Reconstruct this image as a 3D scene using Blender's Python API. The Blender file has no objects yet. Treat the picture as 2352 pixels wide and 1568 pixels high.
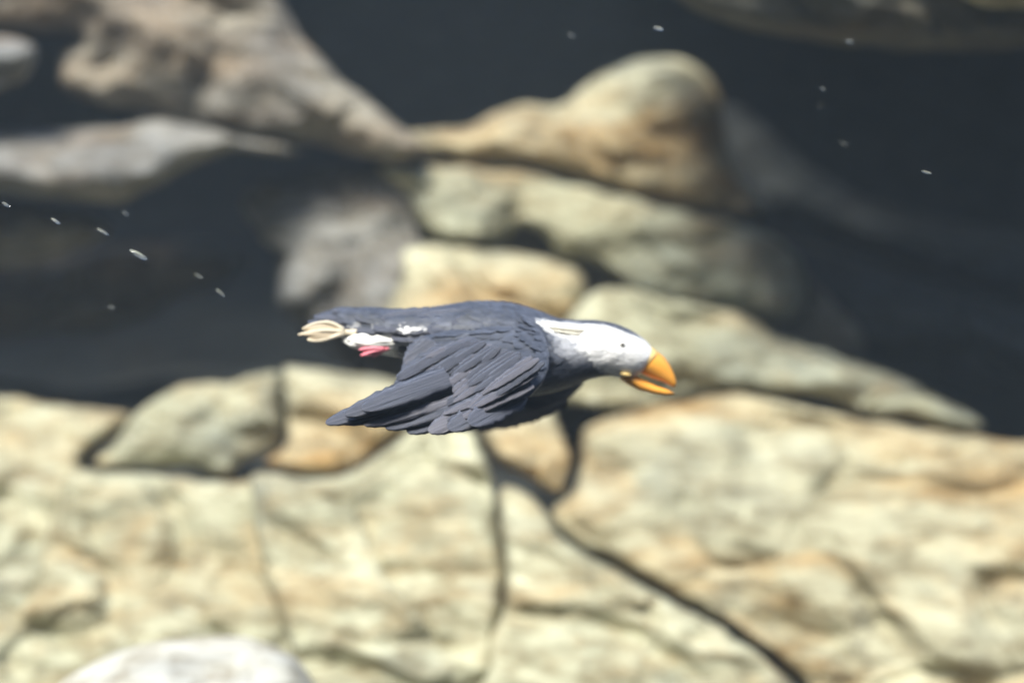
import bpy, bmesh, math, random
import numpy as np
from mathutils import Vector, Matrix, noise
from mathutils.geometry import delaunay_2d_cdt

random.seed(7)
SC = bpy.context.scene
COL = SC.collection

# ------------------------------------------------------------------ camera
CAM_Z = 1.6
LENS = 60.0
cam = bpy.data.cameras.new('camera')
cam.lens = LENS
cam.sensor_width = 36.0
cam.clip_start = 0.05
cam.clip_end = 400.0
cam.dof.use_dof = True
cam.dof.focus_distance = 1.57
cam.dof.aperture_fstop = 1.75
cam_o = bpy.data.objects.new('camera', cam)
cam_o.location = (0, 0, CAM_Z)
cam_o.rotation_euler = (math.radians(90), 0, 0)
COL.objects.link(cam_o)
SC.camera = cam_o

# ------------------------------------------------------------------ light
SUN_ELEV, SUN_AZ = 48.0, -20.0       # azimuth from straight behind the camera, minus = from the left
world = bpy.data.worlds.new('World')
SC.world = world
world.use_nodes = True
wn = world.node_tree
wn.nodes.clear()
wo = wn.nodes.new('ShaderNodeOutputWorld')
wb = wn.nodes.new('ShaderNodeBackground')
ws = wn.nodes.new('ShaderNodeTexSky')
ws.sky_type = 'NISHITA'
ws.sun_disc = False
el, az = math.radians(SUN_ELEV), math.radians(SUN_AZ)
to_sun = Vector((math.sin(az) * math.cos(el), -math.cos(az) * math.cos(el), math.sin(el)))
ws.sun_elevation = el
ws.sun_rotation = math.atan2(to_sun.x, to_sun.y)
wb.inputs['Strength'].default_value = 0.065
wn.links.new(ws.outputs[0], wb.inputs[0])
wn.links.new(wb.outputs[0], wo.inputs[0])
sun = bpy.data.lights.new('sun', 'SUN')
sun.energy = 1.5
sun.angle = math.radians(26)   # daylight spread by the rippled surface
sun.color = (1.0, 0.97, 0.87)
sun_o = bpy.data.objects.new('sun', sun)
sun_o.rotation_euler = (-to_sun).to_track_quat('-Z', 'Y').to_euler()
sun_o.location = to_sun * 12
COL.objects.link(sun_o)

vs = SC.view_settings
vs.view_transform = 'Standard'
vs.look = 'None'
vs.gamma = 1.0
vs.exposure = 2.35
vs.use_curve_mapping = False
SC.cycles.use_denoising = True
SC.cycles.max_bounces = 8
SC.cycles.volume_bounces = 1


# ------------------------------------------------------------------ helpers
PX = 36.0 / LENS / 2352.0            # photograph measured on a 2352 x 1568 grid


def at(px, py, y):
    """a point on the photograph's grid at y metres from the camera"""
    return Vector(((px - 1176) * PX * y, y, CAM_Z - (py - 784) * PX * y))


def tag(o, label=None, cat=None, group=None, kind=None):
    if label: o['label'] = label
    if cat: o['category'] = cat
    if group: o['group'] = group
    if kind: o['kind'] = kind
    return o


def link(name, verts, faces, mat, parent=None, smooth=True):
    me = bpy.data.meshes.new(name)
    me.from_pydata([tuple(v) for v in verts], [], faces)
    me.validate()
    bm = bmesh.new(); bm.from_mesh(me)
    bmesh.ops.recalc_face_normals(bm, faces=bm.faces)
    bm.to_mesh(me); bm.free()
    if smooth:
        me.polygons.foreach_set('use_smooth', [True] * len(me.polygons))
    if mat: me.materials.append(mat)
    o = bpy.data.objects.new(name, me)
    COL.objects.link(o)
    if parent: o.parent = parent
    return o


class NT:
    def __init__(s, name):
        s.m = bpy.data.materials.new(name)
        s.m.use_nodes = True
        s.t = s.m.node_tree
        s.b = s.t.nodes['Principled BSDF']
        s.out = s.t.nodes['Material Output']

    def n(s, kind, **kw):
        nd = s.t.nodes.new(kind)
        for k, v in kw.items(): setattr(nd, k, v)
        return nd

    def l(s, a, b): s.t.links.new(a, b)

    def coord(s, scale=(1, 1, 1), rot=(0, 0, 0), loc=(0, 0, 0), kind='Object'):
        c = s.n('ShaderNodeTexCoord'); mp = s.n('ShaderNodeMapping')
        mp.inputs['Scale'].default_value = scale
        mp.inputs['Rotation'].default_value = rot
        mp.inputs['Location'].default_value = loc
        s.l(c.outputs[kind], mp.inputs[0])
        return mp.outputs[0]

    def noise(s, co, scale, detail=4, rough=.55, dist=0.0):
        nd = s.n('ShaderNodeTexNoise')
        nd.inputs['Scale'].default_value = scale
        nd.inputs['Detail'].default_value = detail
        nd.inputs['Roughness'].default_value = rough
        nd.inputs['Distortion'].default_value = dist
        s.l(co, nd.inputs['Vector'])
        return nd.outputs['Fac']

    def ramp(s, f, stops):
        r = s.n('ShaderNodeValToRGB')
        e = r.color_ramp.elements
        while len(e) < len(stops): e.new(.5)
        for el_, (p, c) in zip(e, stops):
            el_.position = p
            el_.color = (*c, 1) if len(c) == 3 else c
        s.l(f, r.inputs[0])
        return r.outputs[0]

    def mix(s, f, a, b, mode='MIX'):
        m = s.n('ShaderNodeMix', data_type='RGBA', blend_type=mode)
        for sock, v in ((m.inputs[0], f), (m.inputs[6], a), (m.inputs[7], b)):
            if isinstance(v, (int, float)): sock.default_value = v
            elif isinstance(v, tuple): sock.default_value = (*v, 1)
            else: s.l(v, sock)
        return m.outputs[2]

    def bump(s, h, strength, dist):
        b = s.n('ShaderNodeBump')
        b.inputs['Strength'].default_value = strength
        b.inputs['Distance'].default_value = dist
        s.l(h, b.inputs['Height'])
        s.l(b.outputs[0], s.b.inputs['Normal'])


def rock_mat(name, pale, mid, ochre, grey, loc, ochre_at=.56, rough=.8, bedding=1.8):
    t = NT(name)
    # the rock has a faint bedding that dips to the right
    co = t.coord(scale=(1 / bedding, 1 / bedding, bedding), rot=(0, math.radians(11), 0), loc=loc)
    iso = t.coord(loc=loc)
    base = t.ramp(t.noise(co, 5.5, 7, .62), [(.28, mid), (.5, tuple((a + b) / 2 for a, b in zip(mid, pale))), (.68, pale)])
    och = t.ramp(t.noise(co, 4.1, 6, .66, .5), [(ochre_at - .06, (0, 0, 0)), (ochre_at + .13, (.9, .9, .9))])
    c = t.mix(och, base, ochre)
    gr = t.ramp(t.noise(iso, 3.3, 5, .6), [(.49, (0, 0, 0)), (.70, (.9, .9, .9))])
    c = t.mix(gr, c, grey)
    sp = t.ramp(t.noise(co, 21, 6, .7), [(.40, (.50, .45, .38)), (.58, (1, 1, 1))])
    c = t.mix(.85, c, sp, 'MULTIPLY')
    wh = t.ramp(t.noise(co, 15, 4, .6, .8), [(.63, (0, 0, 0)), (.78, (.65, .65, .65))])
    c = t.mix(wh, c, tuple(min(.75, v * 1.4) for v in pale))
    pits = t.ramp(t.noise(iso, 9, 6, .7), [(.30, (.32, .31, .30)), (.40, (1, 1, 1))])
    c = t.mix(.7, c, pits, 'MULTIPLY')
    t.l(c, t.b.inputs['Base Color'])
    t.b.inputs['Roughness'].default_value = rough
    t.b.inputs['Specular IOR Level'].default_value = .25
    t.bump(t.noise(co, 26, 10, .7), .55, .012)
    return t.m


CREAM = rock_mat('cream_rock', (.58, .575, .41), (.29, .285, .19), (.38, .235, .085), (.19, .21, .175), (0, 0, 0), .55)
WARM = rock_mat('warm_rock', (.56, .54, .38), (.28, .265, .175), (.40, .245, .085), (.20, .215, .175), (3, 1, 2), .53)
PALE = rock_mat('pale_rock', (.70, .69, .61), (.46, .45, .38), (.40, .31, .20), (.40, .41, .40), (5, 2, 7), .66)
GREY = rock_mat('grey_rock', (.33, .32, .28), (.16, .155, .14), (.26, .19, .12), (.17, .18, .185), (9, 4, 1), .57)
TAN = rock_mat('tan_rock', (.33, .305, .24), (.17, .155, .125), (.26, .19, .12), (.15, .15, .148), (7, 1, 4), .54)  # base colour lowered in place of shade from above on the upper-left mass
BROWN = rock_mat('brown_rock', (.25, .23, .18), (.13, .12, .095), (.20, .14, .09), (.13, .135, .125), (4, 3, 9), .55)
DIM = rock_mat('deep_brown_rock', (.12, .115, .09), (.06, .06, .05), (.10, .08, .05), (.06, .066, .066), (2, 8, 3), .58)  # low brown base colour, darker than the other brown rock
DARK = rock_mat('shade_toned_rock', (.060, .064, .062), (.026, .031, .033), (.07, .06, .045), (.035, .042, .046), (6, 6, 6), .62)  # shade of recesses, gaps and right-hand faces put into the rock colour


def spline(pts, step):
    P = [Vector(p) for p in pts]; n = len(P); out = []
    for i in range(n):
        a, b, c, d = P[i - 1], P[i], P[(i + 1) % n], P[(i + 2) % n]
        k = max(1, int((c - b).length / step))
        for j in range(k):
            t = j / k
            out.append(.5 * ((2 * b) + (c - a) * t + (2 * a - 5 * b + 4 * c - d) * t * t + (3 * b - a - 3 * c + d) * t ** 3))
    return out


def edge_dist(Q, poly):
    """distance of points Q (n,2) to a closed polygon, and whether they lie inside"""
    A = np.array([tuple(p) for p in poly]); B = np.roll(A, -1, 0)
    D = B - A; L = (D ** 2).sum(1) + 1e-9
    dist = np.full(len(Q), 1e9); ins = np.zeros(len(Q), bool)
    for a, b, d, l in zip(A, B, D, L):
        t = np.clip(((Q - a) @ d) / l, 0, 1)
        v = Q - a - t[:, None] * d
        dist = np.minimum(dist, (v ** 2).sum(1))
        c = (a[1] > Q[:, 1]) != (b[1] > Q[:, 1])
        if abs(d[1]) > 1e-9:
            ins ^= c & (Q[:, 0] < d[0] * (Q[:, 1] - a[1]) / d[1] + a[0])
    return np.sqrt(dist), ins


def boulder(name, label, cat, pts, depth, mat, thick=.16, round_=.6, tilt=(0, 0), back=.22, rough=1.0, step=10, seed=0, group=None, edge=5, rpx=48):
    """a rock whose face is a closed outline rounded off towards its edges, with lumps, ledges and a back of its own.
    tilt: metres the face leans (right, down) per 1000 grid units; down positive = foot nearer than the top"""
    rng = random.Random(seed * 13 + 5)
    ol = spline(pts, step)
    pr = []
    for p in ol:
        q = Vector((p.x / 55, p.y / 55, seed * 3.1))
        pr.append(Vector((p.x + edge * 1.3 * noise.noise(q), p.y + edge * 1.3 * noise.noise(q + Vector((7, 3, 1))))))
    ol = pr
    xs = [p.x for p in ol]; ys = [p.y for p in ol]
    g = []
    yy = min(ys); row = 0
    while yy < max(ys):
        xx = min(xs) + (row % 2) * step / 2
        while xx < max(xs):
            g.append((xx + rng.uniform(-.22, .22) * step, yy + rng.uniform(-.22, .22) * step))
            xx += step
        yy += step * .87; row += 1
    G = np.array(g)
    d, ins = edge_dist(G, ol)
    G = G[ins & (d > step * .55)]
    n = len(ol)
    v2 = [Vector(p) for p in ol] + [Vector(p) for p in G]
    res = delaunay_2d_cdt(v2, [(i, (i + 1) % n) for i in range(n)], [list(range(n))], 1, 1e-4)
    V, F = res[0], res[2]
    A = np.array([tuple(p) for p in V])
    d, _ = edge_dist(A, ol)
    m = d.max()
    R = min(max(step * 2, round_ * m), rpx)
    u = np.clip(d / R, 0, 1)
    prof = .72 * np.sqrt(np.clip(1 - (1 - u) ** 2, 0, 1)) + .28 * np.sin(np.clip(d / m, 0, 1) * math.pi / 2)
    cx, cy = (max(xs) + min(xs)) / 2, (max(ys) + min(ys)) / 2
    so = Vector((seed * 5.7, seed * 2.3, seed * 1.9))
    front, backv = [], []
    for (x, y), p, dd in zip(A, prof, d):
        base = depth - tilt[0] * (x - cx) / 1000 - tilt[1] * (y - cy) / 1000
        w = at(x, y, depth)
        q = Vector((w.x, w.z * 1.5 + w.x * .25, 0)) + so
        lum = noise.noise(q * 2.6) * .055 + noise.noise(q * 6) * .035
        rid = 1 - abs(noise.noise(q * 4.3 + Vector((3, 9, 4)))) * 2
        step_ = max(0, rid - .5) * -.085                      # cracks and eroded grooves
        fin = noise.noise(q * 13) * .017 + noise.noise(q * 29) * .009
        vd, vp = noise.voronoi(q * 3.1 + Vector((.4 * noise.noise(q * 5), .4 * noise.noise(q * 5 + so), 0)))
        fin += noise.cell(vp[0] * 9) * .016 - .016 * max(0, 1 - (vd[1] - vd[0]) / .13) * max(0, min(1, .5 + 1.6 * noise.noise(q * 1.7)))   # broken faces and hairline fractures
        k = min(1.0, dd / (step * 2.5))
        h = thick * p + (lum * k + step_ * k + fin * k) * rough
        front.append(at(x, y, base - h) + Vector((0, 0, noise.noise(q * 11) * .006 * k)))
        backv.append(at(x, y, base + back * p + .004))
    # back faces share the rim
    nb = len(front)
    rim = d < 1e-3 * step + .02
    idx, verts = {}, list(front)
    for i in range(nb):
        if rim[i]: idx[i] = i
        else:
            idx[i] = len(verts); verts.append(backv[i])
    faces = [tuple(f) for f in F] + [tuple(idx[i] for i in reversed(f)) for f in F]
    c = sum(verts, Vector()) / len(verts)
    c.z = min(v.z for v in verts)
    o = link(name, [v - c for v in verts], faces, mat)
    o.location = c
    return tag(o, label, cat, group)


# ------------------------------------------------------------------ the setting
def sheet(name, fn, nu, nv, mat):
    vs_ = [fn(i / nu, j / nv) for j in range(nv + 1) for i in range(nu + 1)]
    fs = [(j * (nu + 1) + i, j * (nu + 1) + i + 1, (j + 1) * (nu + 1) + i + 1, (j + 1) * (nu + 1) + i) for j in range(nv) for i in range(nu)]
    return link(name, vs_, fs, mat)


def floor_fn(u, v):
    x, y = -9 + 18 * u, -6 + 14 * v
    return (x, y, noise.noise(Vector((x, y, 3)) * 1.3) * .05)


def wall_fn(u, v):
    x, z = -9 + 18 * u, -.2 + 4.6 * v
    q = Vector((x, z, 4))
    return (x, 5.6 - .35 * v + noise.noise(q * .9) * .35 + noise.noise(q * 2.5) * .12 + noise.noise(q * 7) * .03, z)


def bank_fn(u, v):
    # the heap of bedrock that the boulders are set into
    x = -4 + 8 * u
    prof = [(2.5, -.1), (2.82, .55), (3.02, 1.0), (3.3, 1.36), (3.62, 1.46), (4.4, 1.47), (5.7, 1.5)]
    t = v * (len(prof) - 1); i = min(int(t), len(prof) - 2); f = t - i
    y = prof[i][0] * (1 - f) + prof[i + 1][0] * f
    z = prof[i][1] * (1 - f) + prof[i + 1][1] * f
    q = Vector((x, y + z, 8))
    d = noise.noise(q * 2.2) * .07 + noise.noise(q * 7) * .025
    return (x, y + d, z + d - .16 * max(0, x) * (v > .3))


tag(sheet('pool_floor', floor_fn, 60, 50, DIM), kind='structure')
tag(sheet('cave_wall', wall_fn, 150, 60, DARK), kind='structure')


def roof_fn(u, v):
    # unseen slab added above the frame to shade the back wall and right-hand rocks
    x = -9 + 18 * u
    k = min(1, max(0, (x - .1) / .45)); k = k * k * (3 - 2 * k)
    front = 4.05 - .98 * k
    y = front + (6.25 - front) * v + noise.noise(Vector((x * .8, 2, 5))) * .2
    q = Vector((x, y, 12))
    return (x, y, 2.66 + .12 * v + noise.noise(q * 1.4) * .08 + noise.noise(q * 5) * .03)


tag(sheet('shade_roof', roof_fn, 120, 24, DARK), kind='structure')
tag(sheet('rock_bank', bank_fn, 140, 60, DARK), kind='structure')  # dark tone stands in for shade in the gaps between boulders



def wall_box(name, x0, x1, y0, y1, z0, z1, mat):
    v = [(x, y, z) for z in (z0, z1) for y in (y0, y1) for x in (x0, x1)]
    f = [(0, 2, 3, 1), (4, 5, 7, 6), (0, 1, 5, 4), (2, 6, 7, 3), (0, 4, 6, 2), (1, 3, 7, 5)]
    return tag(link(name, v, f, mat, smooth=False), kind='structure')


# the pool is walled: the viewing side behind the camera and the two ends
wall_box('pool_wall', -6.0, 6.0, -2.6, -2.3, -.2, 4.4, DIM)
wall_box('pool_wall', -6.3, -6.0, -2.6, 6.0, -.2, 4.4, DIM)
wall_box('pool_wall', 6.0, 6.3, -2.6, 6.0, -.2, 4.4, DIM)

# ------------------------------------------------------------------ rocks
S = [0]


def rock(label, pts, depth, mat, name='boulder', cat='rock', **kw):
    S[0] += 1
    return boulder(name, label, cat, pts, depth, mat, seed=S[0], **kw)


rock('large grey-beige rock mass sloping down to the notch above the long dark seam',
     [(-260, -260), (560, -260), (630, -40), (680, 60), (730, 130), (800, 195), (860, 240), (930, 298), (975, 345), (930, 368), (860, 362), (700, 328), (590, 312),
      (480, 288), (360, 262), (250, 245), (175, 222), (140, 190), (145, 125), (185, 88), (100, 72), (0, 62), (-260, 50)],
     3.3, TAN, thick=.15, rpx=44, round_=.55, tilt=(.1, .12), back=.5)
rock('small rounded grey rock wedged beside the dark vertical cleft',
     [(-260, 75), (-60, 78), (40, 88), (82, 120), (62, 175), (10, 205), (-120, 215), (-260, 215)], 3.1, GREY, thick=.12)
rock('flat grey rock slab lying under the dark seam with a pale upper edge',
     [(-260, 318), (0, 300), (150, 300), (270, 288), (370, 272), (480, 293), (600, 318), (700, 346), (640, 356), (560, 345), (480, 362), (400, 402), (330, 442),
      (260, 466), (150, 458), (50, 446), (-60, 440), (-260, 440)], 3.2, GREY, name='rock_slab', thick=.14, tilt=(0, .5))
rock('small dim grey rock beneath the flat slab at the mouth of the dark hollow',
     [(-260, 470), (60, 466), (190, 490), (255, 528), (205, 562), (120, 602), (0, 614), (-260, 612)], 3.4, GREY, thick=.12)
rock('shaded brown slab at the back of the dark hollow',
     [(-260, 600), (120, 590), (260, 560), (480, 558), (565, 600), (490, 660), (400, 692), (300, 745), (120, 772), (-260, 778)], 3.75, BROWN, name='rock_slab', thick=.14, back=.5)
rock('rounded cream and ochre rock knob rising behind the long dark seam',
     [(905, 318), (1000, 298), (1080, 290), (1130, 262), (1200, 242), (1290, 238), (1370, 180), (1450, 142), (1530, 132), (1600, 150), (1645, 205), (1660, 275),
      (1665, 350), (1700, 420), (1745, 486), (1700, 496), (1560, 472), (1420, 435), (1290, 402), (1230, 388), (1100, 378), (1000, 366), (930, 352)],
     3.5, WARM, thick=.15, round_=.75, rpx=52, tilt=(-.25, .25), back=.5)
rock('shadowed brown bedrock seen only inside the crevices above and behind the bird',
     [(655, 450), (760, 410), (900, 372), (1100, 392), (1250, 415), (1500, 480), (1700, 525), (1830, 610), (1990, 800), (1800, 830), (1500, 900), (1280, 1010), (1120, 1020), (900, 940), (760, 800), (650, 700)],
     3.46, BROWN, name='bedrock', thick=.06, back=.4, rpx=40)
rock('soft grey rock at the edge of the dark hollow left of the crevice',
     [(560, 450), (610, 415), (690, 400), (770, 386), (850, 396), (905, 408), (950, 462), (948, 520), (975, 575), (940, 650), (925, 740), (850, 770), (740, 760), (660, 720), (640, 640), (660, 590), (600, 540), (565, 500)],
     3.3, GREY, thick=.09, round_=.9, rpx=40, tilt=(.4, .2), edge=14)
rock('long cream rock between the seam and the dark crevice',
     [(868, 380), (1010, 380), (1230, 406), (1420, 452), (1600, 496), (1740, 528), (1830, 590), (1850, 660), (1810, 735), (1720, 722), (1560, 694), (1455, 660),
      (1380, 606), (1290, 592), (1258, 545), (1200, 518), (1150, 552), (1080, 560), (1005, 545), (960, 500), (930, 452), (890, 412)],
     3.35, CREAM, thick=.10, round_=.7, rpx=28, tilt=(-.25, .2), back=.4)
rock('brownish rock behind the bird\'s back below the dark crevice',
     [(925, 572), (1010, 560), (1120, 576), (1240, 592), (1325, 620), (1345, 660), (1318, 720), (1240, 780), (1050, 790), (880, 780), (890, 690), (920, 640)],
     3.2, WARM, thick=.09, rpx=28, tilt=(0, .3))
rock('long low cream rock behind the bird\'s head tapering away into shade',
     [(1300, 740), (1360, 672), (1450, 664), (1560, 692), (1700, 722), (1800, 778), (1900, 812), (2050, 862), (2120, 900), (2030, 925), (1980, 950), (1900, 922),
      (1750, 904), (1650, 890), (1560, 908), (1480, 936), (1350, 932), (1270, 905), (1250, 815)],
     3.05, CREAM, thick=.11, rpx=32, tilt=(-.1, .4), back=.35)
rock('small pale wedge of rock where the long low rock meets the big boulder',
     [(1985, 935), (2040, 910), (2110, 902), (2190, 930), (2258, 978), (2200, 990), (2090, 966), (2020, 955)], 3.0, CREAM, thick=.07)
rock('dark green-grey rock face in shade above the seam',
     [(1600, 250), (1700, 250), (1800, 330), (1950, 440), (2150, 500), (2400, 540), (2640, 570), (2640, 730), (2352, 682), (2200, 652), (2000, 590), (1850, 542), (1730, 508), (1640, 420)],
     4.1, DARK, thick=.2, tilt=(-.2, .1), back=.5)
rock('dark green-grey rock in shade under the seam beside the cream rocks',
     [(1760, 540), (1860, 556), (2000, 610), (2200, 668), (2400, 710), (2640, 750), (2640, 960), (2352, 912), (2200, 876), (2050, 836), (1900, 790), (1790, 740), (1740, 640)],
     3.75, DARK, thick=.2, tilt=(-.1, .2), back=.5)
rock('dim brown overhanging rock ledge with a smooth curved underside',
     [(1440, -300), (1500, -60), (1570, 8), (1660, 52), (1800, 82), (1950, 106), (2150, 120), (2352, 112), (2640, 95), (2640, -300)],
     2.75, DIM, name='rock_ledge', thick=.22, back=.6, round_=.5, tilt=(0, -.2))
rock('pale rock resting on top of the overhanging ledge', [(2150, -200), (2190, -30), (2240, 6), (2300, 16), (2400, 10), (2500, -60), (2500, -200)], 2.5, CREAM, thick=.12)
# the lower bank
rock('cream rock at the foot of the dark hollow with a brown stained top',
     [(-260, 890), (0, 908), (90, 922), (200, 938), (285, 945), (300, 962), (258, 1002), (195, 1050), (205, 1100), (200, 1170), (150, 1300), (100, 1430), (-100, 1500), (-260, 1460)],
     2.9, CREAM, thick=.11, rpx=34, tilt=(0, .5), back=.35)
rock('pale cream rock with a bright crest under the dark hollow',
     [(215, 1062), (262, 1010), (330, 935), (430, 885), (530, 876), (632, 850), (652, 905), (655, 970), (640, 1030), (595, 1042), (548, 1068), (530, 1092), (430, 1070), (330, 1074)],
     2.98, CREAM, thick=.11, rpx=34, tilt=(0, .5))
rock('tan rock directly beneath the bird\'s trailing wing tip',
     [(648, 852), (740, 848), (880, 868), (960, 892), (985, 940), (900, 1012), (820, 1068), (740, 1096), (660, 1076), (612, 1056), (652, 1030), (662, 960)],
     2.92, WARM, thick=.10, rpx=30, tilt=(0, .5))
rock('brown-stained squarish boulder under the thin dark crack, behind the white rock',
     [(165, 1084), (330, 1088), (520, 1106), (612, 1106), (645, 1180), (672, 1290), (690, 1400), (720, 1500), (720, 1760), (-260, 1760), (-260, 1440), (40, 1392), (90, 1270), (135, 1150)],
     2.72, CREAM, thick=.11, rpx=30, tilt=(0, .35), back=.35, round_=.5)
rock('tall pale cream boulder below the bird\'s wing, left of the dark vertical gully',
     [(585, 1088), (735, 1100), (815, 1078), (900, 1022), (985, 955), (1060, 955), (1100, 1010), (1130, 1110), (1145, 1210), (1162, 1300), (1158, 1400), (1140, 1500), (1130, 1760), (670, 1760),
      (668, 1510), (628, 1390), (600, 1290), (580, 1180)],
     2.66, CREAM, thick=.12, rpx=34, tilt=(0, .35), back=.35, round_=.55)
rock('small cream rock held in the fork of two dark crevices under the bird\'s breast',
     [(1110, 985), (1140, 945), (1200, 915), (1262, 905), (1280, 960), (1300, 1010), (1312, 1060), (1300, 1110), (1285, 1132), (1215, 1098), (1150, 1066), (1122, 1030)],
     2.9, WARM, thick=.08, rpx=28, tilt=(0, .4))
rock('huge cream and ochre boulder with a broad sloping face',
     [(1352, 975), (1450, 946), (1560, 920), (1680, 905), (1780, 922), (1900, 948), (2050, 975), (2200, 996), (2352, 1014), (2640, 1030), (2640, 1760), (1960, 1760),
      (1850, 1570), (1700, 1446), (1560, 1372), (1430, 1296), (1310, 1236), (1262, 1178), (1312, 1130), (1335, 1070), (1338, 1010)],
     2.72, WARM, thick=.13, rpx=34, tilt=(.05, .45), back=.45, round_=.5)
rock('cream boulder under the slanting dark crack below the huge boulder',
     [(1150, 1120), (1215, 1135), (1262, 1190), (1310, 1250), (1420, 1312), (1560, 1392), (1690, 1465), (1830, 1580), (1930, 1760), (1135, 1760), (1125, 1500), (1160, 1370), (1156, 1240)],
     2.56, CREAM, thick=.11, rpx=32, tilt=(0, .35), back=.35, round_=.5)
rock('smooth white rounded rock below the brown-stained boulder',
     [(60, 1700), (110, 1600), (190, 1535), (300, 1488), (430, 1462), (560, 1464), (640, 1486), (710, 1545), (740, 1640), (740, 1780), (60, 1780)],
     2.25, PALE, thick=.2, rpx=120, tilt=(0, .6), back=.3, round_=.8, rough=.6)

# ------------------------------------------------------------------ the puffin
BY = 1.75                             # metres from the camera
U = PX * BY                           # metres per grid unit there


def plumage(name, a, b, rough=.55, streak=(6, 40, 40), sheen=.25, attr=False):
    t = NT(name)
    co = t.coord(scale=streak)
    f = t.ramp(t.noise(co, 1.0, 6, .65), [(.32, (0, 0, 0)), (.68, (1, 1, 1))])
    c = t.mix(f, a, b)
    if attr:
        at_ = t.n('ShaderNodeVertexColor', layer_name='plumage')
        sep = t.n('ShaderNodeSeparateColor'); t.l(at_.outputs[0], sep.inputs[0])
        wob = t.mix(f, (.80, .79, .77), (.87, .87, .86))
        c = t.mix(sep.outputs[0], c, wob)
        c = t.mix(sep.outputs[1], c, (.42, .43, .46))
        br = t.n('ShaderNodeHueSaturation'); mr = t.n('ShaderNodeMapRange')
        mr.inputs['To Min'].default_value = .7; mr.inputs['To Max'].default_value = 1.3
        t.l(sep.outputs[2], mr.inputs[0]); t.l(mr.outputs[0], br.inputs['Value']); t.l(c, br.inputs['Color'])
        c = br.outputs[0]
    t.l(c, t.b.inputs['Base Color'])
    t.b.inputs['Roughness'].default_value = rough
    t.b.inputs['Specular IOR Level'].default_value = .45
    t.b.inputs['Sheen Weight'].default_value = sheen
    t.b.inputs['Sheen Tint'].default_value = (.7, .78, 1, 1)
    t.bump(t.noise(co, 1.7, 5, .6), .5, .004)
    return t.m


def plain(name, col, rough=.4, var=.15, spec=.5, scale=40):
    t = NT(name)
    f = t.noise(t.coord(), scale, 4, .6)
    t.l(t.mix(f, tuple(v * (1 - var) for v in col), tuple(min(1, v * (1 + var)) for v in col)), t.b.inputs['Base Color'])
    t.b.inputs['Roughness'].default_value = rough
    t.b.inputs['Specular IOR Level'].default_value = spec
    t.bump(f, .15, .002)
    return t.m


M_BODY = plumage('slate_plumage', (.020, .025, .037), (.082, .092, .122), streak=(22, 60, 70), attr=True)
M_FEA = plumage('slate_feather', (.014, .018, .028), (.105, .110, .140), streak=(1.6, 15, 5), rough=.45)
M_FEAP = plumage('worn_feather', (.05, .05, .066), (.15, .148, .175), streak=(1.3, 9, 5), rough=.5)
M_TUFT = plain('straw_tuft', (.80, .76, .64), .5, .06)
M_BILL = plain('orange_bill', (.86, .38, .06), .32, .12)
M_BILLB = plain('horn_bill_base', (.78, .56, .22), .4, .1)
M_FOOT = plain('pink_foot', (.84, .24, .30), .45, .2)
M_FOOTP = plain('cream_foot', (.62, .54, .40), .45, .2)
M_WEB = plain('foot_web', (.47, .38, .26), .5, .25)
M_EYE = plain('pale_iris', (.60, .58, .52), .12, .05)
M_PUP = plain('pupil', (.02, .02, .022), .08, .0)

bird = bpy.data.objects.new('puffin', None)
bird.empty_display_size = .05
BC = at(1130, 800, BY)
bird.location = BC
COL.objects.link(bird)
tag(bird, 'dark slate puffin with white face and open orange bill swimming past the rocks', 'puffin')


def bl(px, py, y=0.0):
    """bird-local point; y is metres towards the camera from the bird's midline"""
    p = at(px, py, BY)
    return Vector((p.x, BY - y, p.z)) - BC


def blr(px, py, y):
    """the same, for points that stand off towards the camera, kept on their line of sight"""
    return at(px, py, BY - y) - BC


rings = [((782, 722), (780, 752), .006), ((800, 711), (795, 776), .015), ((860, 708), (855, 806), .029), ((940, 714), (930, 822), .042), ((1010, 704), (1000, 858), .049),
         ((1090, 693), (1090, 892), .058), ((1170, 697), (1182, 908), .060), ((1235, 714), (1250, 903), .054), ((1280, 731), (1302, 890), .044),
         ((1322, 735), (1346, 873), .037), ((1362, 735), (1384, 864), .034), ((1402, 741), (1408, 864), .0325), ((1442, 755), (1428, 867), .029),
         ((1476, 777), (1446, 868), .024), ((1498, 800), (1460, 864), .018), ((1506, 815), (1474, 856), .010)]
# resample the rings with a smooth spline along the body
RT = []
for a, b, w in rings: RT.append(np.array([*a, *b, w * 1000]))
dense = []
for i in range(len(RT) - 1):
    p0, p1, p2, p3 = RT[max(i - 1, 0)], RT[i], RT[i + 1], RT[min(i + 2, len(RT) - 1)]
    for j in range(7):
        t = j / 7
        dense.append(.5 * (2 * p1 + (p2 - p0) * t + (2 * p0 - 5 * p1 + 4 * p2 - p3) * t * t + (3 * p1 - p0 - 3 * p2 + p3) * t ** 3))
dense.append(RT[-1])
NA = 72
bv, bcol = [], []
FACE = [(1270, 764), (1262, 757), (1240, 748), (1242, 743), (1290, 743), (1330, 743), (1370, 746), (1405, 752), (1440, 766), (1472, 780), (1520, 800), (1520, 880), (1455, 866), (1425, 864), (1400, 858), (1372, 842), (1345, 815), (1318, 785)]
SIDE = [(1288, 765), (1330, 775), (1352, 800), (1345, 822), (1310, 826), (1286, 800)]
VENT = [(805, 766), (840, 760), (890, 762), (960, 760), (1040, 766), (950, 795), (930, 830), (860, 830), (815, 800)]


def inside_amt(poly, px, py, soft):
    d, ins = edge_dist(np.array([[px, py]]), poly)
    s = d[0] if ins[0] else -d[0]
    return min(1, max(0, .5 + s / (2 * soft)))


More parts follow.
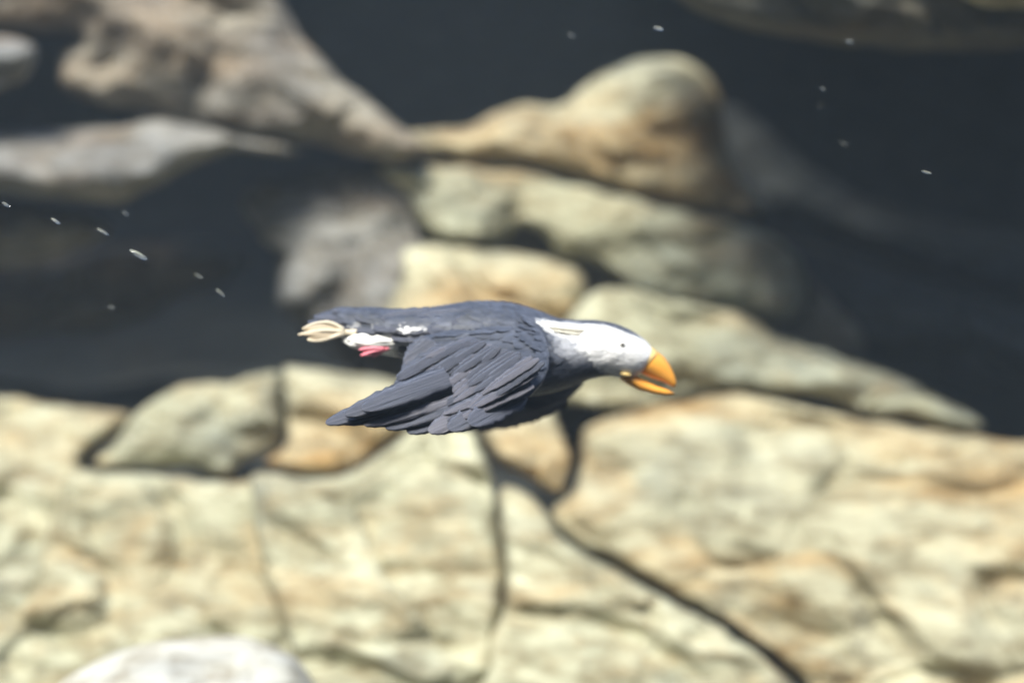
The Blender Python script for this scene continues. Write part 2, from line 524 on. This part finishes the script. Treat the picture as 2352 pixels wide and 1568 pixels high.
for k, r in enumerate(dense):
    top, bot, w = r[:2], r[2:4], r[4] / 1000
    for a in range(NA):
        th = 2 * math.pi * a / NA
        c, s = math.cos(th), math.sin(th)
        mid = (top + bot) / 2; half = (top - bot) / 2
        p = mid + half * c
        y = w * math.copysign(abs(s) ** .92, s)
        jit = noise.noise(Vector((p[0] / 26, p[1] / 26, y * 40)))
        y *= 1 + .03 * jit
        bv.append(bl(p[0], p[1], y))
        qx, qy = p[0] + 5 * noise.noise(Vector((p[0] / 9, p[1] / 9, y * 90))), p[1] + 4 * noise.noise(Vector((p[0] / 9, p[1] / 9, 5 + y * 90)))
        wht = max(inside_amt(FACE, qx, qy, 4), inside_amt(VENT, qx, qy, 7))
        bcol.append((wht, inside_amt(SIDE, qx, qy, 14) * (1 - wht), .5, 1))
nr = len(dense)
bf = [(k * NA + a, k * NA + (a + 1) % NA, (k + 1) * NA + (a + 1) % NA, (k + 1) * NA + a) for k in range(nr - 1) for a in range(NA)]
bf += [tuple(range(NA - 1, -1, -1)), tuple((nr - 1) * NA + a for a in range(NA))]
body = link('body', bv, bf, M_BODY, bird)
ca = body.data.color_attributes.new('plumage', 'FLOAT_COLOR', 'POINT')
for i, c in enumerate(bcol): ca.data[i].color = c


def loft2d(name, secs, mat, parent, na=24):
    """closed shape lofted through (top, bottom, half width, y offset) sections given on the side plane"""
    v, f = [], []
    for top, bot, w, y0 in secs:
        for a in range(na):
            th = 2 * math.pi * a / na
            m = (Vector(top) + Vector(bot)) / 2; h = (Vector(top) - Vector(bot)) / 2
            p = m + h * math.cos(th)
            v.append(bl(p.x, p.y, y0 + w * math.sin(th)))
    n = len(secs)
    f = [(k * na + a, k * na + (a + 1) % na, (k + 1) * na + (a + 1) % na, (k + 1) * na + a) for k in range(n - 1) for a in range(na)]
    f += [tuple(range(na - 1, -1, -1)), tuple((n - 1) * na + a for a in range(na))]
    return link(name, v, f, mat, parent)


ub = loft2d('upper_bill', [((1494, 797), (1444, 853), .0150, 0), ((1508, 806), (1456, 855), .0150, 0), ((1526, 820), (1474, 859), .0128, 0), ((1540, 840), (1496, 868), .0100, 0),
                           ((1549, 860), (1522, 876), .0068, 0), ((1554, 876), (1538, 885), .0045, 0), ((1553, 888), (1547, 890), .0018, 0)], M_BILL, bird)
loft2d('bill_plate', [((1486, 790), (1436, 852), .0178, 0), ((1499, 798), (1446, 855), .0172, 0), ((1509, 806), (1458, 857), .0160, 0), ((1513, 811), (1464, 857), .0145, 0)], M_BILLB, ub)
loft2d('lower_bill', [((1432, 856), (1424, 872), .0120, 0), ((1452, 859), (1442, 884), .0115, 0), ((1478, 872), (1468, 897), .0090, 0), ((1508, 886), (1500, 905), .0062, 0),
                      ((1532, 894), (1528, 908), .0042, 0), ((1549, 902), (1548, 905), .001, 0)], M_BILL, bird)
loft2d('gape_rosette', [((1424, 850), (1420, 860), .014, .006), ((1438, 852), (1432, 866), .017, .006), ((1450, 856), (1444, 866), .014, .006)], M_BILLB, bird, 16)


def ellipsoid(name, c, r, mat, parent, nu=20, nv=12):
    v, f = [], []
    for j in range(nv + 1):
        ph = math.pi * j / nv
        for i in range(nu):
            th = 2 * math.pi * i / nu
            v.append(c + Vector((r[0] * math.sin(ph) * math.cos(th), r[1] * math.sin(ph) * math.sin(th), r[2] * math.cos(ph))))
    f = [(j * nu + i, j * nu + (i + 1) % nu, (j + 1) * nu + (i + 1) % nu, (j + 1) * nu + i) for j in range(nv) for i in range(nu)]
    o = link(name, v, f, mat, parent)
    bm = bmesh.new(); bm.from_mesh(o.data); bmesh.ops.remove_doubles(bm, verts=bm.verts, dist=1e-6); bm.to_mesh(o.data); bm.free()
    return o


for s in (1, -1):
    e = ellipsoid('eye', bl(1424, 791, s * .0295), (.0036, .0020, .0036), M_EYE, bird)
    ellipsoid('pupil', bl(1425, 791, s * .0312), (.0016, .0011, .0016), M_PUP, e)


def surf(px, py):
    """how far the body's flank stands out from the midline at a point of its side view"""
    best = 0
    for d in dense:
        m = (d[:2] + d[2:4]) / 2; h = (d[:2] - d[2:4]) / 2
        L = (h ** 2).sum(); q = np.array((px, py)) - m
        c = q @ h / L
        off = abs(q[0] * h[1] - q[1] * h[0]) / math.sqrt(L)
        if off < 8 and abs(c) < 1: best = max(best, d[4] / 1000 * math.sqrt(1 - c * c))
    return best


# feathers ----------------------------------------------------------
def feather_mesh(name, mat, tip=.62, curve=.05, n=20, seed=1):
    v, f = [], []
    fr = random.Random(seed)
    for i in range(n + 1):
        t = 1 - (1 - i / n) ** 1.8
        w = .5 * (min(1, (t + .06) / .22) ** .7) * (1 if t < tip else math.sqrt(max(0, 1 - ((t - tip) / (1 - tip)) ** 2)) * .97 + .03)
        z = -curve * t * t
        wl, wr = w * fr.uniform(.84, 1.04), w * fr.uniform(.84, 1.04)
        th = .012 * (1 - .7 * t)
        for yy, zz in ((-wl, z - .006), (-w * .45, z + th * .5), (0, z + th * 1.4), (w * .45, z + th * .5), (wr, z - .006), (0, z - .010)):
            v.append((t, yy, zz))
    m = 6
    for i in range(n):
        for j in range(m):
            f.append((i * m + j, i * m + (j + 1) % m, (i + 1) * m + (j + 1) % m, (i + 1) * m + j))
    f += [tuple(range(m - 1, -1, -1)), tuple(n * m + j for j in range(m))]
    o = link(name, v, f, mat)
    me = o.data
    bpy.data.objects.remove(o)
    return me


FM = feather_mesh('feather', M_FEA)
FP = feather_mesh('worn_feather', M_FEAP)


def feather(parent, base, tip, width, normal, name='feather', me=None, roll=0.0):
    o = bpy.data.objects.new(name, me or FM)
    COL.objects.link(o)
    o.parent = parent
    x = (tip - base); L = x.length; x.normalize()
    y = normal.cross(x).normalized()
    z = x.cross(y)
    m = Matrix((x, y, z)).transposed()
    m = m @ Matrix.Rotation(roll, 3, 'X')
    M4 = (m @ Matrix.Diagonal((L, width, L * .26))).to_4x4()
    M4.translation = base
    o.matrix_basis = M4
    return o


def wing(side):
    """near wing (side=1) swept down and back; far wing (-1) is its mirror across the body, a little lower in the stroke"""
    def w(px, py, y):
        if side == 1: return blr(px, py, y)
        q = bl(px, py, -y)
        return q + Vector((.045, 0, -.004))
    secs = []                                  # fleshy arm and covert pad: (front edge, rear edge, y)
    prof = [((1232, 742), (1010, 742), .030), ((1252, 775), (985, 772), .052), ((1262, 812), (972, 806), .068), ((1260, 848), (985, 838), .082), ((1246, 880), (1020, 868), .092),
            ((1222, 903), (1060, 898), .098), ((1185, 922), (1085, 924), .101), ((1150, 936), (1100, 938), .102)]
    v, f = [], []
    na = 28
    for fr, re, y in prof:
        a3, b3 = w(*fr, y), w(*re, y)
        n = Vector((0, -side, 0)) if side == 1 else Vector((0, 1, 0))
        n = Vector((0, -side * .75, .66)).normalized()
        hw = (a3 - b3).length / 2
        for k in range(na):
            th = 2 * math.pi * k / na
            c, s = math.cos(th), math.sin(th)
            tt = .0135 * (.35 + .65 * max(0, .5 + .5 * c)) * (hw / .05) ** .4
            v.append((a3 + b3) / 2 + (a3 - b3) / 2 * c + n * (s * tt))
    m = len(prof)
    f = [(k * na + a, k * na + (a + 1) % na, (k + 1) * na + (a + 1) % na, (k + 1) * na + a) for k in range(m - 1) for a in range(na)]
    f += [tuple(range(na - 1, -1, -1)), tuple((m - 1) * na + a for a in range(na))]
    wg = link('wing', v, f, M_BODY, bird)
    wca = wg.data.color_attributes.new('plumage', 'FLOAT_COLOR', 'POINT')
    for i in range(len(v)): wca.data[i].color = (0, 0, .5, 1)
    up = Vector((.15, -side * .8, .55)).normalized()
    rng = random.Random(3)
    prim = [((1205, 905), (1078, 972)), ((1206, 898), (1030, 984)), ((1204, 890), (985, 990)), ((1200, 880), (935, 990)), ((1192, 870), (885, 980)), ((1182, 860), (835, 972)),
            ((1170, 850), (785, 968)), ((1158, 842), (748, 969)), ((1140, 838), (792, 950)), ((1115, 836), (832, 938))]
    for i, (b, t) in enumerate(prim):
        feather(wg, w(*b, .094 - .002 * i), w(*t, .128 + .003 * abs(i - 3)), 64 * U, up, me=FP if i in (2, 5) else None, roll=rng.uniform(-.12, .12))
    sec = [((1090, 826), (862, 928)), ((1070, 820), (884, 914)), ((1050, 814), (902, 896)), ((1032, 806), (914, 878)), ((1016, 798), (924, 860)), ((1004, 790), (930, 843)), ((996, 784), (938, 826))]
    for i, (b, t) in enumerate(sec):
        feather(wg, w(*b, .086 - .003 * i), w(*t, .098 - .004 * i), 62 * U, up, roll=rng.uniform(-.15, .15))
    # three rows of slim coverts over the roots
    for r_, (p0, p1, q0, q1, n_, wd) in enumerate([((1222, 886), (1030, 800), (1040, 962), (915, 868), 24, 26), ((1236, 858), (1050, 788), (1090, 936), (945, 846), 22, 24), ((1246, 830), (1080, 776), (1130, 904), (982, 824), 19, 22)]):
        for i in range(n_):
            a = i / (n_ - 1)
            bx_, by_ = p0[0] + (p1[0] - p0[0]) * a + rng.uniform(-6, 6), p0[1] + (p1[1] - p0[1]) * a + rng.uniform(-4, 4)
            tx_, ty_ = q0[0] + (q1[0] - q0[0]) * a + rng.uniform(-9, 9), q0[1] + (q1[1] - q0[1]) * a + rng.uniform(-7, 7) + 14 * math.sin(a * math.pi)
            yb = .114 - .032 * a
            feather(wg, w(bx_, by_, yb + .001 * r_), w(tx_, ty_, yb + .010 - .002 * r_ - .004 * a), wd * U, up, me=FP if rng.random() < .3 else None, roll=rng.uniform(-.06, .06))
    return wg


wing(1)
wing(-1)

# scapulars and mantle: a few overlapping feathers along the back give the plumage its steps
tail = bpy.data.objects.new('tail', None)
tail.parent = bird
COL.objects.link(tail)
rng = random.Random(11)
tf = [((860, 722), (742, 718), .000), ((860, 726), (722, 726), .006), ((858, 732), (710, 738), .011), ((858, 740), (704, 750), .014), ((856, 748), (716, 762), .016),
      ((860, 724), (730, 720), -.006), ((860, 730), (716, 732), -.012), ((862, 720), (762, 711), .002)]
for b, t, y in tf:
    feather(tail, bl(*b, y * .7), bl(*t, y * 1.5), 40 * U, Vector((.1, -.55, .8)).normalized(), name='tail_feather', roll=rng.uniform(-.2, .2))
back = [((1010, 722), (880, 730), .030), ((980, 740), (862, 752), .036), ((1040, 745), (900, 755), .046), ((1100, 722), (960, 730), .045), ((1120, 750), (985, 757), .056), ((940, 726), (820, 728), .022),
        ((930, 748), (815, 752), .028), ((1160, 735), (1040, 742), .052), ((1010, 765), (905, 772), .046)]
for b, t, y in back:
    feather(bird, bl(*b, surf(*b) - .001), bl(*t, surf(*t) + .003), 52 * U, Vector((.08, -.75, .62)).normalized(), name='scapular_feather', roll=rng.uniform(-.1, .1))

# white down on the rear flank
M_DOWN = plain('white_down', (.80, .79, .75), .6, .06)
th = ellipsoid('thigh', Vector((0, 0, 0)), (1, 1, 1), M_DOWN, bird, 40, 24)
for vv in th.data.vertices:
    n_ = noise.noise(vv.co * 3.1) * .16 + noise.noise(vv.co * 8) * .07
    x_, y_, z_ = vv.co * (1 + n_)
    vv.co = bl(880 + 80 * x_ - 14 * z_, 786 - 2 * x_ - (20 - 4 * x_) * z_, .026 - .015 * y_)

# straw coloured head tufts swept back from behind the eyes
TM = feather_mesh('tuft_mesh', M_TUFT, .5)
for s in (1, -1):
    for k in range(3):
        b = (1350 - 8 * k, 757 + 5 * k); t_ = (1243 + 12 * k, 747 + 5 * k)
        feather(bird, bl(*b, s * (surf(*b) - .001)), bl(*t_, s * (surf(*t_) + .0004)), 15 * U, Vector((0, -s * .55, .83)).normalized(), name='tuft_feather', me=TM)


# small contour feathers laid over body and head: far too many to count, so one part
def plume(cv, cf, cc, P, T, N, L, W, col, lift):
    B = N.cross(T).normalized()
    k = len(cv)
    for t_, w_ in ((0, .35), (.35, .95), (.7, 1.0), (.9, .62), (1.0, .12)):
        c_ = P + T * (L * t_) + N * (lift * (.25 + t_ * t_))
        cv.append(c_ - B * (W * w_ / 2)); cv.append(c_ + N * (W * .06)); cv.append(c_ + B * (W * w_ / 2))
        cc.extend([col] * 3)
    for j in range(4):
        a_ = k + j * 3
        cf.append((a_, a_ + 1, a_ + 4, a_ + 3)); cf.append((a_ + 1, a_ + 2, a_ + 5, a_ + 4))


cv, cf, cc = [], [], []
crng = random.Random(21)
for k in range(5, nr - 9):
    for a in range(NA):
        if crng.random() > .55: continue
        P = bv[k * NA + a]
        T = (bv[(k - 3) * NA + a] - P).normalized() if k > 3 else Vector((-1, 0, 0))
        A_ = bv[k * NA + (a + 1) % NA] - bv[k * NA + (a - 1) % NA]
        N = A_.cross(T).normalized()
        cen = (bv[k * NA] + bv[k * NA + NA // 2]) / 2
        if N.dot(P - cen) < 0: N = -N
        T = (T + N.cross(T) * crng.uniform(-.18, .18)).normalized()
        hd = min(1, max(0, (k - 46) / 20))                # finer on the head
        L = (.017 * (1 - hd) + .0055 * hd) * crng.uniform(.75, 1.2)
        col = bcol[k * NA + a]
        sh = crng.uniform(-.25, .25)
        col = (min(1, max(0, col[0])), col[1], sh + .5, 1)
        plume(cv, cf, cc, P, T, N, L, L * .48, col, .0008 * (1 - hd) + .0003 * hd)
pl = link('contour_feathers', cv, cf, M_BODY, bird)
tag(pl, kind='stuff')
pc = pl.data.color_attributes.new('plumage', 'FLOAT_COLOR', 'POINT')
for i, c in enumerate(cc): pc.data[i].color = c


for wg in [o for o in bird.children if o.name.startswith('wing')]:
    side = 1 if sum((v.co.y for v in wg.data.vertices)) < 0 else -1
    wv_ = [v.co.copy() for v in wg.data.vertices]
    cv, cf, cc = [], [], []
    for _ in range(520):
        k = crng.randrange(0, 6); a = crng.randrange(1, 14) if True else 0
        u_ = crng.random()
        P = wv_[k * 28 + a].lerp(wv_[(k + 1) * 28 + a], u_)
        Q = wv_[k * 28 + a + 1].lerp(wv_[(k + 1) * 28 + a + 1], u_)
        P = P.lerp(Q, crng.random())
        N = (wv_[(k + 1) * 28 + a] - wv_[k * 28 + a]).cross(Q - P)
        N = N.normalized() if N.length > 1e-9 else Vector((0, -side, 0))
        if N.dot(Vector((0, -side * .75, .66))) < 0: N = -N
        T = Vector((-.8, -side * .15, -.5 + crng.uniform(-.12, .12)))
        T = (T - N * T.dot(N)).normalized()
        L = .016 * crng.uniform(.8, 1.25)
        plume(cv, cf, cc, P, T, N, L, L * .45, (0, 0, .5 + crng.uniform(-.3, .3), 1), .0009)
    wp = link('contour_feathers', cv, cf, M_BODY, wg)
    tag(wp, kind='stuff')
    pc = wp.data.color_attributes.new('plumage', 'FLOAT_COLOR', 'POINT')
    for i, c in enumerate(cc): pc.data[i].color = c


def foot(leg, toes, mat, web_mat, r0=.0030):
    """leg, three curved toes with a claw each and the web between them; points are (x, y, towards the camera)"""
    v, f = [], []
    na = 10

    def tube(pts, ra, rb):
        k = len(v); n_ = len(pts)
        for i, p in enumerate(pts):
            d = (pts[min(i + 1, n_ - 1)] - pts[max(i - 1, 0)]).normalized()
            a = d.cross(Vector((0, 1, .2))).normalized(); b = d.cross(a)
            rr = ra + (rb - ra) * i / (n_ - 1)
            rr *= 1 + .14 * math.sin(i * 2.1)              # joints
            for j in range(na):
                th_ = 2 * math.pi * j / na
                v.append(p + a * (rr * math.cos(th_)) + b * (rr * math.sin(th_)))
        for i in range(n_ - 1):
            for j in range(na):
                f.append((k + i * na + j, k + i * na + (j + 1) % na, k + (i + 1) * na + (j + 1) % na, k + (i + 1) * na + j))
        f.append(tuple(k + j for j in range(na - 1, -1, -1))); f.append(tuple(k + (n_ - 1) * na + j for j in range(na)))

    def bez(a, b, c, n_=9):
        return [a * (1 - t_) ** 2 + b * (2 * t_ * (1 - t_)) + c * t_ * t_ for t_ in [i / (n_ - 1) for i in range(n_)]]

    A, B = bl(*leg[0]), bl(*leg[1])
    tube(bez(A, (A + B) / 2, B, 4), r0 * 1.3, r0 * 1.15)
    curves = [bez(B, bl(*m_), bl(*e_)) for m_, e_ in toes]
    for c in curves: tube(c, r0, r0 * .45)
    o = link('foot', v, f, mat, bird)
    wv, wf = [], []
    th_ = Vector((0, .0006, .0003))
    for ca_, cb_ in zip(curves[:-1], curves[1:]):
        k = len(wv); m_ = 6
        for i in range(len(ca_)):
            for j in range(m_ + 1):
                u_ = j / m_
                t_ = i / (len(ca_) - 1)
                sag = 1 - .16 * t_ * math.sin(math.pi * u_)     # scalloped front edge
                p = ca_[i] * (1 - u_) + cb_[i] * u_
                wv.append(B + (p - B) * sag + th_ * math.sin(3 * u_ + 5 * t_) * 1.5)
        for i in range(len(ca_) - 1):
            for j in range(m_):
                a_ = k + i * (m_ + 1) + j
                wf.append((a_, a_ + 1, a_ + m_ + 2, a_ + m_ + 1))
    wb_ = link('web', wv, wf, web_mat, o)
    sol = wb_.modifiers.new('thickness', 'SOLIDIFY'); sol.thickness = .0009
    return o


foot(((925, 792, .030), (890, 800, .036)), [((862, 796, .040), (832, 803, .038)), ((862, 806, .038), (836, 815, .037)), ((884, 808, .034), (862, 818, .032))], M_FOOT, M_FOOT, .0024)
foot(((830, 764, .024), (798, 763, .028)), [((764, 722, .030), (704, 756, .036)), ((752, 754, .034), (696, 769, .040)), ((736, 792, .036), (716, 779, .038))], M_FOOTP, M_WEB, .0026)

# ------------------------------------------------------------------ bubbles
t = NT('bubble_film')
t.b.inputs['Base Color'].default_value = (.9, .95, 1, 1)
t.b.inputs['Roughness'].default_value = .06
t.b.inputs['Transmission Weight'].default_value = .93
t.b.inputs['IOR'].default_value = 1.34
t.b.inputs['Base Color'].default_value = (.86, .92, .96, 1)
M_BUB = t.m
bub = None
spots = [(318, 585, 1.62, 4.6, 28, 'big'), (128, 508, 1.6, 3.0, 30, 'r'), (236, 532, 1.66, 2.4, 28, 'r'), (14, 470, 1.6, 2.6, 30, 'r'), (506, 672, 1.7, 2.2, 40, 'w'), (456, 634, 1.75, 1.9, 30, 'w'),
         (256, 706, 1.8, 1.8, 15, 'w'), (288, 490, 1.8, 1.6, 35, 'w'), (1512, 66, 1.7, 3.4, 14, 'top'), (1312, 82, 1.9, 1.8, 25, 'w'), (1890, 204, 1.8, 1.9, 32, 'w'),
         (1950, 96, 1.8, 2.4, 18, 'l'), (2128, 396, 1.6, 2.2, 16, 'w'), (1938, 330, 1.9, 1.5, 28, 'w'), (1886, 242, 2.0, 1.4, 14, 'w')]
LB = {'w': ('tiny silvery air bubble drifting in the dark water of a hollow', 'bubbles over dark water'),
      'r': ('tiny silvery air bubble drifting past the small dim grey rock', 'bubbles by the grey rock'),
      'big': ('largest silvery air bubble, elongated, in front of the shaded brown slab', None),
      'top': ('bright elongated air bubble in dark water near the tip of the overhanging ledge', None),
      'l': ('tiny silvery air bubble under the edge of the overhanging ledge', None)}
for px, py, y, r, ang, k in spots:
    if bub is None:
        bub = ellipsoid('air_bubble', Vector((0, 0, 0)), (2.7, .62, .5), M_BUB, None, 24, 14)
        o = bub
    else:
        o = bub.copy(); COL.objects.link(o)
    y += .06
    o.location = at(px, py, y)
    o.rotation_euler = (0, math.radians(ang), 0)
    o.scale = (r / 1000 * random.uniform(.55, 1.35), r / 1000, r / 1000)
    for key in ('label', 'category', 'group'):
        if key in o: del o[key]
    tag(o, LB[k][0], 'bubble', LB[k][1])

# ------------------------------------------------------------------ the water's haze
hz = bmesh.new()
bmesh.ops.create_cube(hz, size=1)
me = bpy.data.meshes.new('haze'); hz.to_mesh(me); hz.free()
h = bpy.data.objects.new('haze', me)
h.location = (0, 1, 1.95); h.scale = (24, 20, 6.3)
COL.objects.link(h)
tag(h, 'faint blue-green murk of the water', 'water', kind='stuff')
hm = bpy.data.materials.new('water_murk'); hm.use_nodes = True
nt = hm.node_tree; nt.nodes.clear()
ho = nt.nodes.new('ShaderNodeOutputMaterial'); hv = nt.nodes.new('ShaderNodeVolumePrincipled')
hv.inputs['Color'].default_value = (.60, .74, .87, 1)
hv.inputs['Density'].default_value = .015
hv.inputs['Anisotropy'].default_value = 0.0
nt.links.new(hv.outputs[0], ho.inputs['Volume'])
me.materials.append(hm)
